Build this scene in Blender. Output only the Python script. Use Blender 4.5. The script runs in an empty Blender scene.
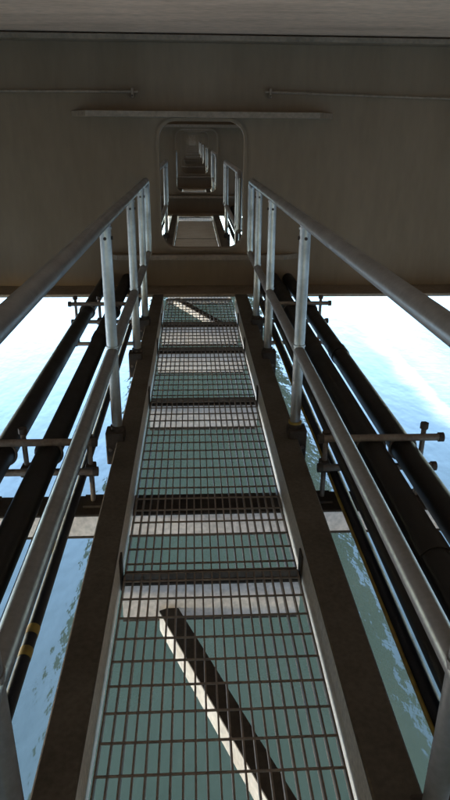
import bpy, math, random
from mathutils import Vector, Matrix
random.seed(7)
scene = bpy.context.scene
C = bpy.context.collection
R = math.radians
Z0 = 10.0                     # the camera stands 10 m above the water; z in the builders is measured from the camera

# ------------------------------------------------------------------ camera
pitch, yaw, roll = 0.3903, 0.0517, 0.0084
cam = bpy.data.cameras.new('camera'); camo = bpy.data.objects.new('camera', cam); C.objects.link(camo)
cam.sensor_fit = 'VERTICAL'; cam.sensor_height = 36.0; cam.sensor_width = 36.0
cam.lens = 640.3 / 800 * 36; cam.clip_start = 0.02; cam.clip_end = 20000
h = Vector((math.sin(yaw), math.cos(yaw), 0)); r0 = Vector((math.cos(yaw), -math.sin(yaw), 0)); up = Vector((0, 0, 1))
fwd = math.cos(pitch) * h - math.sin(pitch) * up
dn0 = -(math.sin(pitch) * h + math.cos(pitch) * up)
rt = math.cos(roll) * r0 - math.sin(roll) * dn0
dn = math.sin(roll) * r0 + math.cos(roll) * dn0
m = Matrix((rt, -dn, -fwd)).transposed().to_4x4(); m.translation = Vector((0, 0, Z0))
camo.matrix_world = m
scene.camera = camo

# ------------------------------------------------------------------ sky, sun, exposure
SUN_AZ, SUN_EL = -76, 29      # degrees left of the walkway's direction, above the horizon
world = bpy.data.worlds.new('World'); scene.world = world; world.use_nodes = True
wn = world.node_tree; bg = wn.nodes['Background']
sky = wn.nodes.new('ShaderNodeTexSky'); sky.sky_type = 'NISHITA'; sky.sun_disc = False
sky.sun_elevation = R(SUN_EL); sky.sun_rotation = R(SUN_AZ); sky.air_density = 1.5; sky.dust_density = 0.3; sky.ozone_density = 4.5
wn.links.new(sky.outputs[0], bg.inputs[0]); bg.inputs[1].default_value = 0.15
sl = bpy.data.lights.new('sun', 'SUN'); sl.energy = 3.5; sl.angle = R(0.5); sl.color = (1, 0.95, 0.88)
so = bpy.data.objects.new('sun', sl); C.objects.link(so)
sd = Vector((math.sin(R(SUN_AZ)) * math.cos(R(SUN_EL)), math.cos(R(SUN_AZ)) * math.cos(R(SUN_EL)), math.sin(R(SUN_EL))))
so.rotation_euler = sd.to_track_quat('Z', 'Y').to_euler(); so.location = (-30, 20, 60)
vs = scene.view_settings
vs.view_transform = 'Standard'; vs.look = 'None'; vs.exposure = 4.02; vs.gamma = 1.0; vs.use_curve_mapping = False
scene.cycles.use_denoising = True
scene.cycles.max_bounces = 10; scene.cycles.diffuse_bounces = 6; scene.cycles.glossy_bounces = 6
scene.cycles.sample_clamp_indirect = 8.0; scene.cycles.blur_glossy = 0.6

# ------------------------------------------------------------------ materials
def mat(name, base, rough=0.6, metal=0.0, dirt=None, dirt_amt=0.5, scale=3.0, fine=40.0, bump=0.15, stretch=(1, 1, 1), spec=0.5, fv=1.0):
    mt = bpy.data.materials.new(name); mt.use_nodes = True
    nt = mt.node_tree; N = nt.nodes; L = nt.links; b = N['Principled BSDF']
    geo = N.new('ShaderNodeNewGeometry'); mp = N.new('ShaderNodeMapping'); L.new(geo.outputs['Position'], mp.inputs[0])
    mp.inputs['Scale'].default_value = stretch
    n1 = N.new('ShaderNodeTexNoise'); n1.inputs['Scale'].default_value = scale; n1.inputs['Detail'].default_value = 8; n1.inputs['Roughness'].default_value = 0.65
    n2 = N.new('ShaderNodeTexNoise'); n2.inputs['Scale'].default_value = fine; n2.inputs['Detail'].default_value = 5
    L.new(mp.outputs[0], n1.inputs[0]); L.new(mp.outputs[0], n2.inputs[0])
    ramp = N.new('ShaderNodeValToRGB'); ramp.color_ramp.elements[0].position = 0.38; ramp.color_ramp.elements[1].position = 0.68
    L.new(n1.outputs[0], ramp.inputs[0])
    mu = N.new('ShaderNodeMath'); mu.operation = 'MULTIPLY'; mu.inputs[1].default_value = dirt_amt; L.new(ramp.outputs[0], mu.inputs[0])
    mx = N.new('ShaderNodeMix'); mx.data_type = 'RGBA'
    d = dirt or tuple(c * 0.5 for c in base)
    mx.inputs['A'].default_value = (*base, 1); mx.inputs['B'].default_value = (*d, 1); L.new(mu.outputs[0], mx.inputs['Factor'])
    mx2 = N.new('ShaderNodeMix'); mx2.data_type = 'RGBA'; mx2.blend_type = 'MULTIPLY'; mx2.inputs['Factor'].default_value = 1
    mr = N.new('ShaderNodeMapRange'); mr.inputs['From Min'].default_value = 0.3; mr.inputs['From Max'].default_value = 0.7
    mr.inputs['To Min'].default_value = 1 - 0.22 * fv; mr.inputs['To Max'].default_value = 1 + 0.12 * fv
    L.new(n2.outputs[0], mr.inputs[0]); L.new(mx.outputs['Result'], mx2.inputs['A']); L.new(mr.outputs[0], mx2.inputs['B'])
    L.new(mx2.outputs['Result'], b.inputs['Base Color'])
    rr = N.new('ShaderNodeMapRange'); rr.inputs['From Min'].default_value = 0.3; rr.inputs['From Max'].default_value = 0.7
    rr.inputs['To Min'].default_value = max(0.05, rough - 0.1); rr.inputs['To Max'].default_value = min(1, rough + 0.12)
    L.new(n1.outputs[0], rr.inputs[0]); L.new(rr.outputs[0], b.inputs['Roughness'])
    b.inputs['Metallic'].default_value = metal; b.inputs['Specular IOR Level'].default_value = spec
    if bump:
        bp = N.new('ShaderNodeBump'); bp.inputs['Strength'].default_value = bump; bp.inputs['Distance'].default_value = 0.004
        L.new(n2.outputs[0], bp.inputs['Height']); L.new(bp.outputs[0], b.inputs['Normal'])
    return mt

M = {}
M['girder'] = mat('girder_paint', (0.228, 0.164, 0.106), 0.6, 0, (0.15, 0.106, 0.066), 0.55, 0.8, 14, 0.02, spec=0.25, fv=0.25, stretch=(1.6, 1, 0.35))
M['flange'] = mat('dirty_girder_paint', (0.27, 0.20, 0.14), 0.6, 0, (0.16, 0.12, 0.08), 0.6, 3, 30, 0.12)
M['beam'] = mat('weathered_brown_beam', (0.115, 0.095, 0.073), 0.75, 0, (0.07, 0.056, 0.042), 0.7, 4, 60, 0.15, spec=0.25)
M['galv'] = mat('galvanised_tube', (0.27, 0.257, 0.245), 0.42, 0.5, (0.18, 0.168, 0.155), 0.6, 5, 60, 0.04, fv=0.5)
M['toe'] = mat('pale_toe_plate', (0.82, 0.78, 0.70), 0.5, 0.0, (0.55, 0.48, 0.38), 0.4, 4, 60, 0.1)
M['pale'] = mat('lit_web_pink', (0.78, 0.68, 0.64), 0.6, 0, (0.55, 0.45, 0.41), 0.5, 5, 50, 0.1)  # webs facing the rear: light from behind put into the base colour
M['brace'] = mat('lit_brace_leg', (0.46, 0.43, 0.41), 0.6, 0, (0.30, 0.265, 0.24), 0.6, 6, 50, 0.1)  # brace's upright leg: its lit side put into the base colour
M['dark'] = mat('dark_steel', (0.05, 0.04, 0.034), 0.7, 0.0, (0.085, 0.06, 0.045), 0.6, 8, 60, 0.2, spec=0.25)
M['bar'] = mat('grating_bar_steel', (0.20, 0.155, 0.125), 0.55, 0.1, (0.30, 0.235, 0.18), 0.5, 12, 60, 0.1)
M['pipe'] = mat('black_pipe', (0.012, 0.0095, 0.008), 0.55, 0, (0.026, 0.019, 0.014), 0.6, 5, 50, 0.1, spec=0.3)
M['duct'] = mat('blue_black_conduit', (0.014, 0.015, 0.022), 0.5, 0, (0.025, 0.02, 0.02), 0.5, 5, 50, 0.05, spec=0.3)
M['rack'] = mat('rusty_rack_tube', (0.20, 0.16, 0.135), 0.6, 0.2, (0.11, 0.07, 0.045), 0.7, 14, 80, 0.2)
M['yellow'] = mat('yellow_paint', (0.42, 0.29, 0.045), 0.6, 0, (0.14, 0.10, 0.04), 0.9, 20, 80, 0.1)
M['conc'] = mat('concrete_soffit', (0.74, 0.53, 0.40), 0.85, 0, (0.50, 0.35, 0.26), 0.8, 2.0, 22, 0.3, stretch=(0.5, 2.2, 1))

# water: green body, mirror-like skin with small ripples, a whitish streak far to the right
def water_material():
    mt = bpy.data.materials.new('green_river_water'); mt.use_nodes = True
    nt = mt.node_tree; N = nt.nodes; L = nt.links; b = N['Principled BSDF']
    b.inputs['Base Color'].default_value = (0.0072, 0.0116, 0.0100, 1)
    b.inputs['Roughness'].default_value = 0.05; b.inputs['IOR'].default_value = 1.333
    geo = N.new('ShaderNodeNewGeometry')
    def noise(sx, sy, scale, det):
        mp = N.new('ShaderNodeMapping'); mp.inputs['Scale'].default_value = (sx, sy, 1); mp.inputs['Rotation'].default_value = (0, 0, 0.5)
        L.new(geo.outputs['Position'], mp.inputs[0])
        n = N.new('ShaderNodeTexNoise'); n.inputs['Scale'].default_value = scale; n.inputs['Detail'].default_value = det; n.inputs['Roughness'].default_value = 0.5
        L.new(mp.outputs[0], n.inputs[0]); return n
    a = noise(1, 0.55, 1.5, 2); c = noise(1, 0.6, 5.0, 2)
    ad = N.new('ShaderNodeMath'); ad.operation = 'MULTIPLY_ADD'; ad.inputs[1].default_value = 0.22
    L.new(c.outputs[0], ad.inputs[0]); L.new(a.outputs[0], ad.inputs[2])
    e = noise(1, 0.7, 13.0, 3)
    ad2 = N.new('ShaderNodeMath'); ad2.operation = 'MULTIPLY_ADD'; ad2.inputs[1].default_value = 0.05
    L.new(e.outputs[0], ad2.inputs[0]); L.new(ad.outputs[0], ad2.inputs[2]); ad = ad2
    bp = N.new('ShaderNodeBump'); bp.inputs['Strength'].default_value = 1.0; bp.inputs['Distance'].default_value = 0.022
    L.new(ad.outputs[0], bp.inputs['Height']); L.new(bp.outputs[0], b.inputs['Normal'])
    # a whitish streak mixed into the colour: soft band along a line, broken up by noise
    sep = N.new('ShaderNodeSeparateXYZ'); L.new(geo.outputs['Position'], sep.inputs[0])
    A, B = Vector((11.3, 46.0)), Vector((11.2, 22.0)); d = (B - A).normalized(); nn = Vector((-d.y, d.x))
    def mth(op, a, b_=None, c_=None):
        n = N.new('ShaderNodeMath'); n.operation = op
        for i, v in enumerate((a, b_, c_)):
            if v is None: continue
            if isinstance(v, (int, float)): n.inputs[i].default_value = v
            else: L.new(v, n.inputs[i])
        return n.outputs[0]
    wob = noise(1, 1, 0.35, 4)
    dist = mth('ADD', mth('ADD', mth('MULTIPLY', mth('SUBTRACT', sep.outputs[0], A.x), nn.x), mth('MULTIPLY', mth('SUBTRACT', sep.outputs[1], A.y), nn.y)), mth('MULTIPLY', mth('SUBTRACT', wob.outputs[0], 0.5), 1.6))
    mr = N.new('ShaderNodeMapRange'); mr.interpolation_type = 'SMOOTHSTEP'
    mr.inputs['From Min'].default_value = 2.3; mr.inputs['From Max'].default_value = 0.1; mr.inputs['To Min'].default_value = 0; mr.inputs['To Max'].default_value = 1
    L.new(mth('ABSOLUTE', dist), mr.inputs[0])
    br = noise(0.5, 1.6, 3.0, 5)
    streak = mth('MULTIPLY', mr.outputs[0], mth('MULTIPLY_ADD', br.outputs[0], 0.5, 0.0))
    mx = N.new('ShaderNodeMix'); mx.data_type = 'RGBA'; L.new(streak, mx.inputs['Factor'])
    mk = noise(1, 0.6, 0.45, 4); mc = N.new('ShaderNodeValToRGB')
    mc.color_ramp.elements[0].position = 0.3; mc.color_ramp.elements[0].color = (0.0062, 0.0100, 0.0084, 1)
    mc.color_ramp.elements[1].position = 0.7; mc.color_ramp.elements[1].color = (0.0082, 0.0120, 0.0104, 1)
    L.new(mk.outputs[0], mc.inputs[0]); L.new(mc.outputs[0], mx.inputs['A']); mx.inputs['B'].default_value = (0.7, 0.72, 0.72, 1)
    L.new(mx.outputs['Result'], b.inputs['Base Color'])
    return mt
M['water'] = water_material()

# ------------------------------------------------------------------ helpers
class MB:
    """collects shapes (camera-relative z) into one mesh"""
    def __init__(s): s.v = []; s.f = []; s.smooth = []
    def add(s, vs, fs, sm=False):
        o = len(s.v); s.v += [tuple(v) for v in vs]; s.f += [tuple(i + o for i in f) for f in fs]; s.smooth += [sm] * len(fs)
    def box(s, x0, x1, y0, y1, z0, z1, bev=0.0):
        if bev <= 0:
            vs = [(x, y, z) for z in (z0, z1) for y in (y0, y1) for x in (x0, x1)]
            s.add(vs, [(0, 2, 3, 1), (4, 5, 7, 6), (0, 1, 5, 4), (2, 6, 7, 3), (0, 4, 6, 2), (1, 3, 7, 5)]); return s
        # chamfered along the longest axis is enough: octagonal section
        d = (x1 - x0, y1 - y0, z1 - z0); ax = d.index(max(d)); lo = (x0, y0, z0); hi = (x1, y1, z1)
        a, b = [i for i in range(3) if i != ax]
        sec = [(lo[a] + bev, lo[b]), (hi[a] - bev, lo[b]), (hi[a], lo[b] + bev), (hi[a], hi[b] - bev), (hi[a] - bev, hi[b]), (lo[a] + bev, hi[b]), (lo[a], hi[b] - bev), (lo[a], lo[b] + bev)]
        vs = []
        for e in (lo[ax], hi[ax]):
            for p, q in sec:
                v = [0, 0, 0]; v[ax] = e; v[a] = p; v[b] = q; vs.append(v)
        fs = [(i, (i + 1) % 8, 8 + (i + 1) % 8, 8 + i) for i in range(8)] + [tuple(range(7, -1, -1)), tuple(range(8, 16))]
        if ax == 1: fs = [tuple(reversed(f)) for f in fs]
        s.add(vs, fs); return s
    def tube(s, pts, r, seg=16, cap=True):
        pts = [Vector(p) for p in pts]; n = len(pts); rings = []
        t0 = (pts[1] - pts[0]).normalized()
        ref = Vector((0, 0, 1)) if abs(t0.z) < 0.9 else Vector((0, 1, 0))
        u = t0.cross(ref).normalized()
        for i, p in enumerate(pts):
            t = (pts[min(i + 1, n - 1)] - pts[max(i - 1, 0)]).normalized()
            u = (u - t * u.dot(t)).normalized(); w = t.cross(u)
            rings += [p + r * (math.cos(2 * math.pi * k / seg) * u + math.sin(2 * math.pi * k / seg) * w) for k in range(seg)]
        fs = [(i * seg + k, i * seg + (k + 1) % seg, (i + 1) * seg + (k + 1) % seg, (i + 1) * seg + k) for i in range(n - 1) for k in range(seg)]
        s.add(rings, fs, True)
        if cap:
            s.add(rings[:seg], [tuple(range(seg - 1, -1, -1))]); s.add(rings[-seg:], [tuple(range(seg))])
        return s
    def prism(s, poly, y0, y1):
        """poly in (x, z), extruded along y"""
        n = len(poly); vs = [(x, y0, z) for x, z in poly] + [(x, y1, z) for x, z in poly]
        s.add(vs, [tuple(range(n)), tuple(range(2 * n - 1, n - 1, -1))] + [(i, n + i, n + (i + 1) % n, (i + 1) % n) for i in range(n)]); return s
    def mesh(s, name, material, org=(0, 0, 0)):
        me = bpy.data.meshes.new(name)
        me.from_pydata([(v[0] - org[0], v[1] - org[1], v[2] - org[2]) for v in s.v], [], s.f)
        me.polygons.foreach_set('use_smooth', s.smooth); me.materials.append(M[material]); me.validate(); me.update()
        return me
    def build(s, name, material, parent=None, org=None):
        """vertices are camera-relative; a child keeps its top ancestor's origin"""
        if parent is not None: org = ORG[parent]
        elif org is None: org = (0, 0, 0)
        o = bpy.data.objects.new(name, s.mesh(name, material, org)); C.objects.link(o)
        if parent is not None: o.parent = parent
        else: o.location = (org[0], org[1], org[2] + Z0)
        ORG[o] = org
        return o
ORG = {}
def tag(o, label=None, cat=None, group=None, kind=None):
    for k, v in (('label', label), ('category', cat), ('group', group), ('kind', kind)):
        if v: o[k] = v
    return o
def thing(name, org, label, cat, group=None):
    o = bpy.data.objects.new(name, None); C.objects.link(o); o.location = (org[0], org[1], org[2] + Z0); o.empty_display_size = 0.1
    ORG[o] = tuple(org); return tag(o, label, cat, group)
def copy_tree(o, dy, parent=None, skip=()):
    c = o.copy(); C.objects.link(c); c.parent = parent
    if parent is None: c.location = o.location + Vector((0, dy, 0))
    for ch in o.children:
        if ch.name.split('.')[0] not in skip: copy_tree(ch, dy, c, skip)
    return c

# ------------------------------------------------------------------ the setting: water, deck
BAY = 7.05; NB = 12                       # distance between the cross girders, number of girders
GY = 6.75                                 # first girder's web
XL, XR = -4.8, 7.4                        # deck edges
CX = 0.065                                # the walkway's centre line

mb = MB(); S = 6000
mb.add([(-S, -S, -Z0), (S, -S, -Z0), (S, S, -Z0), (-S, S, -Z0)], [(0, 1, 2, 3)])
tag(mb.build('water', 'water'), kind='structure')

SOF = 0.86
dk = tag(MB().box(XL, XR, -40, GY + NB * BAY, SOF, SOF + 0.35).build('bridge_deck', 'conc'), kind='structure')
for x0, x1 in ((XL - 0.35, XL), (XR, XR + 0.35)):
    MB().box(x0, x1, -40, GY + NB * BAY, SOF - 0.1, SOF + 0.9).build('parapet', 'conc', dk)

# ------------------------------------------------------------------ cross girders with a manhole
def rrect(x0, x1, z0, z1, r, n=8):
    out = []
    for cx, cz, a0 in ((x1 - r, z0 + r, -90), (x1 - r, z1 - r, 0), (x0 + r, z1 - r, 90), (x0 + r, z0 + r, 180)):
        for k in range(n + 1):
            a = R(a0 + 90 * k / n); out.append((cx + r * math.cos(a), cz + r * math.sin(a)))
    return out
HX0, HX1, HZ0, HZ1 = -0.315, 0.515, -1.065, 0.135
FT, FB = -1.462, -1.497                    # bottom flange, top and underside
def make_girder():
    y0, y1 = GY, GY + 0.02
    g = thing('cross_girder', (CX, GY, FB), 'x', 'girder', 'cross girders with a manhole under the deck')
    hole = rrect(HX0, HX1, HZ0, HZ1, 0.16); n = len(hole)
    cx, cz = (HX0 + HX1) / 2, (HZ0 + HZ1) / 2
    wb, wt = FT, SOF - 0.06
    px0, px1 = HX0 - 0.3, HX1 + 0.3        # the panel cut by the manhole; plain plate to either side
    outer = []
    for x, z in hole:
        dx, dz = x - cx, z - cz
        tx = ((px1 if dx > 0 else px0) - cx) / dx if abs(dx) > 1e-6 else 1e9
        tz = ((wt if dz > 0 else wb) - cz) / dz if abs(dz) > 1e-6 else 1e9
        t = min(tx, tz); outer.append((cx + dx * t, cz + dz * t))
    mbw = MB()
    vs = [(x, y0, z) for x, z in hole] + [(x, y0, z) for x, z in outer] + [(x, y1, z) for x, z in hole] + [(x, y1, z) for x, z in outer]
    fs = []
    for i in range(n):
        j = (i + 1) % n; a, b = outer[i], outer[j]
        if abs(a[0] - b[0]) > 1e-5 and abs(a[1] - b[1]) > 1e-5:      # the pair straddles a corner
            X = px1 if (a[0] + b[0]) / 2 > cx else px0; Z = wt if (a[1] + b[1]) / 2 > cz else wb
            k = len(vs); vs += [(X, y0, Z), (X, y1, Z)]
            fs += [(i, n + i, k, n + j, j), (2 * n + j, 3 * n + j, k + 1, 3 * n + i, 2 * n + i)]
        else:
            fs += [(i, n + i, n + j, j), (2 * n + j, 3 * n + j, 3 * n + i, 2 * n + i)]
        fs.append((i, j, 2 * n + j, 2 * n + i))
    for xa, xb in ((XL, px0), (px1, XR)):
        k = len(vs); vs += [(x, y, z) for y in (y0, y1) for x, z in ((xa, wb), (xb, wb), (xb, wt), (xa, wt))]
        fs += [(k, k + 1, k + 2, k + 3), (k + 7, k + 6, k + 5, k + 4)]
    mbw.add(vs, fs); web = mbw.build('web', 'girder', g)
    # raised collar round the manhole
    ou = rrect(HX0 - 0.028, HX1 + 0.028, HZ0 - 0.028, HZ1 + 0.028, 0.185)
    mc = MB(); ya, yb = GY - 0.035, GY + 0.055
    vs = [(x, ya, z) for x, z in hole] + [(x, ya, z) for x, z in ou] + [(x, yb, z) for x, z in hole] + [(x, yb, z) for x, z in ou]
    fs = []
    for i in range(n):
        j = (i + 1) % n
        fs += [(i, n + i, n + j, j), (2 * n + j, 3 * n + j, 3 * n + i, 2 * n + i), (i, j, 2 * n + j, 2 * n + i), (n + j, n + i, 3 * n + i, 3 * n + j)]
    mc.add(vs, fs); mc.build('manhole_collar', 'girder', web)
    MB().box(XL, XR, GY - 0.39, GY + 0.41, FB, FT - 0.002, 0.006).build('bottom_flange', 'flange', g)
    MB().box(XL, XR, GY - 0.16, GY + 0.18, wt + 0.002, SOF - 0.012, 0.005).build('top_flange', 'flange', g)
    for x0, x1, z, d in ((-1.14, 1.375, 0.215, 0.20), (-0.93, 1.10, -1.125, 0.12)):
        m_ = MB(); t = 0.05
        poly = [(x0, GY - 0.001), (x0 + 0.16, GY - d), (x1 - 0.16, GY - d), (x1, GY - 0.001)]
        m_.add([(x, y, z - t) for x, y in poly] + [(x, y, z) for x, y in poly],
               [(0, 3, 2, 1), (4, 5, 6, 7)] + [(i, (i + 1) % 4, 4 + (i + 1) % 4, 4 + i) for i in range(4)])
        m_.build('stiffener', 'flange', g)
    for x in (-3.4, 4.3):
        MB().box(x - 0.008, x + 0.008, GY - 0.16, GY - 0.002, FT, wt).build('stiffener', 'girder', g)
    return g
girder0 = make_girder()
ORD = ['nearest', 'second', 'third', 'fourth', 'fifth', 'sixth', 'seventh', 'eighth', 'ninth', 'tenth', 'eleventh', 'twelfth', 'thirteenth']
for i in range(NB):
    g = girder0 if i == 0 else copy_tree(girder0, i * BAY)
    g['label'] = ('big nearest dark grey cross girder with a rounded manhole above the walkway' if i == 0 else
                  'dark grey cross girder with manhole, %s from the camera, seen through the nearer manholes' % ORD[i])

# two girders added out of the frame along the deck's edges to cut side light
for x, s_, lab in ((XL, -1, 'added unseen shallow girder under the left deck edge, cutting side light'), (XR, 1, 'added unseen long girder under the right deck edge, cutting side light')):
    zb_ = -1.30 if s_ < 0 else -1.72       # the left one is kept shallower to let more light in
    g = thing('added_edge_girder', (x, 0, zb_), lab, 'girder')
    ya, yb = -40, GY + NB * BAY
    a, b = sorted((x + s_ * 0.002, x + s_ * 0.03))
    MB().box(a, b, ya, yb, zb_ + 0.04, SOF - 0.012).build('web', 'girder', g)
    MB().box(x - 0.25, x + 0.25, ya, yb, zb_, zb_ + 0.038, 0.006).build('bottom_flange', 'flange', g)

# ------------------------------------------------------------------ the walkway
BT = -1.463                               # top of the side beams
GT = BT - 0.135                           # top of the grating
BXL0, BXL1, BXR0, BXR1 = -0.404, -0.296, 0.417, 0.541
WY0, WY1 = GY - BAY + 0.43, GY - 0.41     # one bay of walkway, between two girders
CROSS = [0.35, 2.10, 3.92, 5.02, 5.80]
GX0, GX1 = BXL1 + 0.012, BXR0 - 0.012
NBAR = 21

def ibeam_x(parent, name, x0, x1, y, z1, depth, w, t=0.012, both=True):
    """cross member along x: dark flanges and a pale web facing the walkway's rear"""
    p = MB().box(x0, x1, y - w / 2, y + w / 2, z1 - t, z1, 0.003).build(name, 'dark', parent)
    MB().box(x0 + 0.002, x1 - 0.002, y - w / 2 + 0.004, y - w / 2 + 0.012, z1 - depth + 0.012, z1 - t - 0.001).build('web', 'pale', p)
    if both: MB().box(x0, x1, y - w / 2, y + w / 2, z1 - depth, z1 - depth + 0.010).build('lower_flange', 'dark', p)
    return p

def make_walkway(near):
    w = thing('walkway', (CX, (WY0 + WY1) / 2, BT - 0.2), 'x', 'walkway', 'grated walkway spans between the girders')
    for s, (a, b) in (('L', (BXL0, BXL1)), ('R', (BXR0, BXR1))):
        bm = MB().box(a, b, WY0, WY1, BT - 0.016, BT, 0.005).build('side_beam', 'beam', w)
        o0, o1 = (a + 0.002, a + 0.014) if s == 'L' else (b - 0.014, b - 0.002)
        MB().box(o0, o1, WY0, WY1, BT - 0.21, BT - 0.017).build('outer_web', 'beam', bm)
        i0, i1 = (b - 0.012, b - 0.003) if s == 'L' else (a + 0.003, a + 0.012)
        MB().box(i0, i1, WY0 + 0.002, WY1 - 0.002, BT - 0.20, BT - 0.017).build('toe_plate', 'toe', bm)
        if near:
            for y in CROSS:
                g0, g1 = (b - 0.0035, b + 0.004) if s == 'L' else (a - 0.004, a + 0.0035)
                MB().prism([(g0, BT - 0.20), (g1, BT - 0.20), (g1, BT - 0.06), (g0, BT - 0.06)], y - 0.03, y + 0.03).build('gusset', 'dark', bm)
    zc = GT - 0.034
    for y in CROSS:
        ibeam_x(w, 'cross_member', BXL1 - 0.002, BXR0 + 0.002, y, zc, 0.185, 0.06)
    # diagonal wind braces: angle, dark flat leg on top, upright leg coloured pale as the lit side
    def brace(xa, ya, xb, yb, z, leg=0.10):
        a, b = Vector((xa, ya, z)), Vector((xb, yb, z)); d = (b - a).normalized(); nrm = Vector((-d.y, d.x, 0))   # nrm: to the left of the run
        if nrm.x < 0: nrm = -nrm
        m_ = MB()
        def bar(o0, o1, z0, z1):
            vs = []
            for e in (a, b):
                for off, zz in ((o0, z0), (o1, z0), (o1, z1), (o0, z1)): vs.append(tuple(e + nrm * off + Vector((0, 0, zz - z))))
            return vs, [(0, 1, 2, 3), (7, 6, 5, 4)] + [(i, 4 + i, 4 + (i + 1) % 4, (i + 1) % 4) for i in range(4)]
        m_.add(*bar(0.0, 0.075, z - 0.008, z)); p = m_.build('diagonal_brace', 'dark', w)
        m2 = MB(); m2.add(*bar(0.0, 0.008, z - leg, z - 0.009)); m2.build('upright_leg', 'brace', p)
    zb = GT - 0.16
    brace(-0.15, 2.06, 0.455, 0.66, zb)
    brace(-0.22, 7.05, 0.30, 5.86, GT - 0.075, 0.07)
    # the grating: panels between cross members, each with its own bars
    if near:
        edges = [WY0] + CROSS + [WY1 + 0.40]
        cb = MB().tube([(0, 0, 0), (GX1 - GX0, 0, 0)], 0.0042, 6).mesh('cross_bar', 'bar')
        pitch_x = (GX1 - GX0 - 0.006) / (NBAR - 1)
        for k in range(len(edges) - 1):
            a, b = edges[k] + 0.004, edges[k + 1] - 0.004
            panel = MB().box(GX0, GX1, a, a + 0.006, GT - 0.031, GT - 0.001).build('grating_panel', 'bar', w)
            MB().box(GX0, GX1, b - 0.006, b, GT - 0.031, GT - 0.001).build('end_bar', 'bar', panel)
            blen = b - a - 0.0125
            bm_ = MB().box(-0.0026, 0.0026, 0, blen, -0.03, 0).mesh('bearing_bar', 'bar')
            og = ORG[w]
            for i in range(NBAR):
                o = bpy.data.objects.new('bearing_bar', bm_); C.objects.link(o); o.parent = panel
                o.location = (GX0 + 0.003 + i * pitch_x - og[0], a + 0.0063 - og[1], GT - og[2] + random.uniform(-0.0008, 0.0008))
                o.rotation_euler = (0, random.uniform(-0.04, 0.04), random.uniform(-0.0012, 0.0012))
            nc = max(2, round((b - a) / 0.1)); st = (b - a) / nc
            for i in range(nc):
                o = bpy.data.objects.new('cross_bar', cb); C.objects.link(o); o.parent = panel
                o.location = (GX0 - og[0], a + (i + 0.5) * st - og[1], GT - 0.003 - og[2])
    else:
        gr = MB()
        for i in range(NBAR):
            x = GX0 + 0.003 + i * (GX1 - GX0 - 0.006) / (NBAR - 1); gr.box(x - 0.0026, x + 0.0026, WY0 - 0.3, WY1 + 0.3, GT - 0.03, GT)
        n = int((WY1 - WY0) / 0.1)
        for i in range(n): gr.box(GX0, GX1, WY0 + 0.05 + i * 0.1 - 0.004, WY0 + 0.05 + i * 0.1 + 0.004, GT - 0.008, GT + 0.001)
        tag(gr.build('grating', 'bar', w), kind='stuff')
        for ya_, yb_ in ((WY0 + 0.02, 3.88), (3.96, WY1)):
            MB().box(GX0 + 0.01, GX1 - 0.01, ya_, yb_, GT + 0.003, GT + 0.010).build('floor_plate', 'toe', w)
    return w
wk = make_walkway(True); wk['label'] = 'long grated walkway underfoot with dark brown side beams, in front of the nearest girder'
wf = make_walkway(False); wf.location.y += BAY
for i in range(1, NB):
    o = wf if i == 1 else copy_tree(wf, (i - 1) * BAY)
    o['label'] = 'grated walkway span just beyond the %s manhole' % ('nearest' if i == 1 else ORD[i - 1])

# ------------------------------------------------------------------ guard rails
RT, RM, RR = -0.363, -0.993, 0.029
POSTS = [0.96, 3.05, 4.36, 5.25]
RY0, RY1 = 0.25, 5.95
def bend(pts, r=0.07, n=5):
    out = [Vector(pts[0])]
    for i in range(1, len(pts) - 1):
        p = Vector(pts[i]); a = (Vector(pts[i - 1]) - p).normalized(); b = (Vector(pts[i + 1]) - p).normalized()
        for k in range(n + 1):
            t = k / n; out.append((p + a * r) * (1 - t) ** 2 + 2 * p * t * (1 - t) + (p + b * r) * t * t)
    out.append(Vector(pts[-1])); return out
def make_rail(x, side, posts=POSTS, RY0=RY0, RY1=RY1):
    g = thing('guard_rail', (x, 0, BT), 'x', 'guard rail', 'galvanised guard rails along the walkway')
    s = -1 if side == 'L' else 1
    MB().tube(bend([(x, RY0, RM + 0.02), (x, RY0, RT), (x, RY1, RT), (x, RY1, RM + 0.02)]), RR, 20).build('top_rail', 'galv', g)
    MB().tube([(x, RY0 - 0.01, RM), (x, RY1 + 0.01, RM)], RR * 0.98, 20).build('mid_rail', 'galv', g)
    for y in posts:
        st = MB().tube([(x, y, BT - 0.05), (x, y, RT - 0.01)], RR * 0.94, 18).build('stanchion', 'galv', g)
        MB().tube([(x - s * (RR * 0.94 - 0.002), y + 0.0, RT - 0.075), (x - s * (RR * 0.94 + 0.006), y, RT - 0.075)], 0.009, 8).build('bolt', 'dark', st)
        MB().tube([(x, y - RR * 0.94 + 0.002, RT - 0.075), (x, y - RR * 0.94 - 0.005, RT - 0.075)], 0.008, 8).build('bolt', 'dark', st)
        MB().tube([(x, y, RT - RR - 0.006), (x, y, RT - RR + 0.004)], RR * 0.94 + 0.004, 18).build('weld', 'galv', st)
        MB().tube([(x, y, RM + RR - 0.004), (x, y, RM + RR + 0.005)], RR * 0.94 + 0.004, 18).build('weld', 'galv', st)
        ss = MB(); xo = x + s * 0.01
        ss.box(xo - 0.048, xo + 0.048, y - 0.05, y + 0.05, BT - 0.13, BT + 0.045, 0.006)
        sk = ss.build('socket', 'dark', st)
        for bx_ in (-0.026, 0.026):
            MB().tube([(xo + bx_, y - 0.049, BT - 0.045), (xo + bx_, y - 0.060, BT - 0.045)], 0.010, 6).build('bolt', 'rack', st)
        MB().tube([(x, y, BT + 0.045), (x, y, BT + 0.072)], RR * 1.22, 16).build('collar', 'dark', st)
    return g
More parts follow.
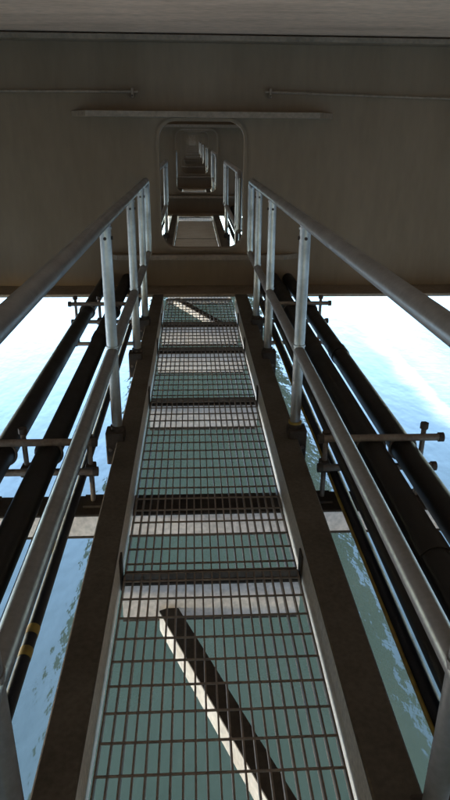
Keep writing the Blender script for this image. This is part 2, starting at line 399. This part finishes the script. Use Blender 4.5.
for side, x in (('L', -0.402), ('R', 0.528)):
    g = make_rail(x, side)
    sn = 'left' if side == 'L' else 'right'
    g['label'] = 'near grey galvanised tube guard rail along the %s side of the walkway' % sn
    if side == 'R':                        # one socket carries yellow paint on top
        st = [c for c in g.children if c.name.startswith('stanchion')][1]
        og = ORG[g]
        yb = MB().tube([(x, 3.05, BT + 0.073), (x, 3.05, BT + 0.084)], RR * 1.24, 16).build('painted_ring', 'yellow', st)
        tag(yb, 'yellow painted ring at the foot of the stanchion')
    gf = make_rail(x, side, [0.75, 3.2], 0.40, 3.65)
    gf.location.y += BAY
    for i in range(1, 7):
        c = gf if i == 1 else copy_tree(gf, (i - 1) * BAY)
        c['label'] = 'grey %s guard rail seen through the %s manhole' % (sn, ORD[i - 1])

# ------------------------------------------------------------------ pipes beside the walkway
PY0, PY1 = -8, 40
def pipe(name, x, z, r, label, material='pipe', cat='pipe', couplers=()):
    o = thing(name, (x, 0, z), label, cat, 'service pipes beside the walkway')
    MB().tube([(x, PY0, z), (x, PY1, z)], r, 28).build('barrel', material, o)
    for y in couplers: MB().tube([(x, y - 0.06, z), (x, y + 0.06, z)], r + 0.006, 28).build('coupling', material, o)
    return o
P1, P2 = -1.392, -1.392
pipe('service_pipe', -0.905, P1, 0.056, 'thick black pipe, outermost on the left of the walkway', couplers=(1.3, 7.6))
pipe('service_pipe', -0.690, P1, 0.056, 'thick black pipe, second from the outside on the left', couplers=(4.6,))
p3 = pipe('service_pipe', -0.572, P1 - 0.02, 0.043, 'black pipe half hidden behind the left mid rail')
p4 = pipe('cable_conduit', -0.545, -1.525, 0.021, 'thin blue black conduit beside the left side beam with yellow bands', 'duct', 'conduit')
pipe('service_pipe', 1.008, P1, 0.058, 'thick black pipe, outermost on the right of the walkway', couplers=(4.2,))
pipe('service_pipe', 0.850, P1, 0.064, 'thick black pipe, second from the outside on the right', couplers=(1.9,))
pipe('service_pipe', 0.715, P1 - 0.02, 0.043, 'black pipe half hidden behind the right mid rail')
pipe('cable_conduit', 0.685, -1.531, 0.028, 'thin blue black conduit beside the right side beam with a yellow cable', 'duct', 'conduit')
for y in (1.60, 1.70): tag(MB().tube([(-0.545, y - 0.02, -1.525), (-0.545, y + 0.02, -1.525)], 0.0218, 20).build('label_band', 'yellow', p4), 'yellow label band')
tag(MB().tube([(-0.572, 2.0, P1 - 0.02), (-0.572, 2.07, P1 - 0.02)], 0.0442, 20).build('label_band', 'yellow', p3), 'yellow label band')
yc = MB(); pts = [(0.654 + 0.002 * math.sin(k * 1.3), PY0 + k * 0.25, -1.525 + 0.003 * math.sin(k * 0.9)) for k in range(int((PY1 - PY0) / 0.25))]
tag(yc.tube(pts, 0.0075, 8).build('yellow_cable', 'yellow', org=(0.654, 0, -1.525)), 'thin yellow cable running along the right conduit', 'cable')

# support beam across the walkway and the pipe racks
SB = -1.66
sb = thing('pipe_support_beam', (CX, 2.7, SB - 0.13), 'pale faced cross beam under the walkway carrying the near pipe racks', 'beam')
MB().box(CX - 1.19, CX + 1.19, 2.62, 2.80, SB - 0.012, SB, 0.004).build('top_flange', 'dark', sb)
MB().box(CX - 1.185, CX + 1.185, 2.626, 2.638, SB - 0.12, SB - 0.013).build('web', 'pale', sb)
MB().box(CX - 1.19, CX + 1.19, 2.62, 2.80, SB - 0.133, SB - 0.121, 0.004).build('lower_flange', 'dark', sb)

def make_rack(s, y, label, far):
    X = lambda d: CX + s * d
    g = thing('pipe_rack', (X(0.8), y, SB), label, 'pipe rack', 'tube racks holding the pipes')
    zt, zl = -1.315, -1.470
    for d, top in ((0.562, -1.30), (0.862, -1.262), (1.062, -1.262)) if s < 0 else ((0.562, -1.30), (1.032, -1.262)):
        p = MB().tube([(X(d), y + 0.034, SB + 0.001), (X(d), y + 0.034, top)], 0.0125, 12).build('post', 'rack', g)
        MB().tube([(X(d), y + 0.034, top - 0.022), (X(d), y + 0.034, top + 0.006)], 0.021, 6).build('nut', 'dark', p)
        if not far: MB().box(X(d) - 0.045, X(d) + 0.045, y - 0.02, y + 0.085, SB + 0.001, SB + 0.014).build('base_plate', 'dark', p)
    for z, a, b in ((zt, 0.53, 1.105), (zl, 0.535, 1.09)) + (((SB - 0.005, 0.50, 1.08),) if far else ()):
        t = MB().tube([(X(a), y, z), (X(b), y, z)], 0.0175, 14).build('cross_tube', 'rack', g)
        for e in (a, b): MB().tube([(X(e) - 0.012, y, z), (X(e) + 0.012, y, z)], 0.023, 14).build('end_cap', 'dark', t)
    for px, pr in (((-0.905, 0.056), (-0.690, 0.056)) if s < 0 else ((1.008, 0.058), (0.850, 0.064))):
        ring = [(px + (pr + 0.006) * math.cos(a_), y + 0.045, P1 + (pr + 0.006) * math.sin(a_)) for a_ in [2 * math.pi * k / 24 for k in range(25)]]
        MB().tube(ring, 0.007, 8, False).build('pipe_strap', 'rack', g)
    for d in (0.562, 0.862) if s < 0 else (0.562, 1.032):
        MB().box(X(d) - 0.024, X(d) + 0.024, y - 0.006, y + 0.056, zl - 0.024, zl + 0.024, 0.004).build('clamp', 'dark', g)
    return g
make_rack(-1, 2.70, 'rusty tube rack holding the left pipes, standing on the cross beam', False)
make_rack(1, 2.70, 'rusty tube rack holding the right pipes, standing on the cross beam', False)
make_rack(-1, 5.35, 'far left tube rack under the pipes, just before the girder', True)
make_rack(1, 5.35, 'far right tube rack under the pipes, just before the girder', True)

# thin conduits clipped to the girder's web
for s, x0, x1, z0, z1, lab in ((-1, -0.55, -4.2, 0.385, 0.37, 'thin grey conduit on the girder to the left of the manhole'), (1, 0.755, 5.0, 0.395, 0.30, 'thin grey conduit on the girder to the right of the manhole')):
    y = GY - 0.05
    g = thing('web_conduit', (x0, y, z0), lab, 'conduit', 'thin conduits clipped to the girder web')
    MB().tube([(x0 + s * -0.05, y, z0), (x1, y, z1)], 0.012, 12).build('tube', 'flange', g)
    for k, xx in enumerate((x0, x0 + s * 2.4)):
        zz = z0 + (z1 - z0) * (xx - x0) / (x1 - x0)
        c = MB().box(xx - 0.012, xx + 0.012, y - 0.018, GY - 0.001, zz - 0.05, zz + 0.028, 0.004).build('clip', 'flange', g)
        MB().tube([(xx, y - 0.018, zz - 0.035), (xx, y - 0.026, zz - 0.035)], 0.008, 6).build('bolt', 'dark', c)

# the far pier that closes the view through the manholes
ye = GY + NB * BAY - 4
pw = thing('bridge_pier', (CX, ye, -Z0), 'grey concrete pier wall at the far end of the row of manholes', 'pier')
MB().box(-3.2, 3.6, ye, ye + 2.2, -Z0 - 2, 0.45, 0.1).build('shaft', 'flange', pw)
MB().box(-4.4, 7.6, ye - 0.3, ye + 2.5, 0.452, SOF - 0.004, 0.05).build('bearing_cap', 'conc', pw)
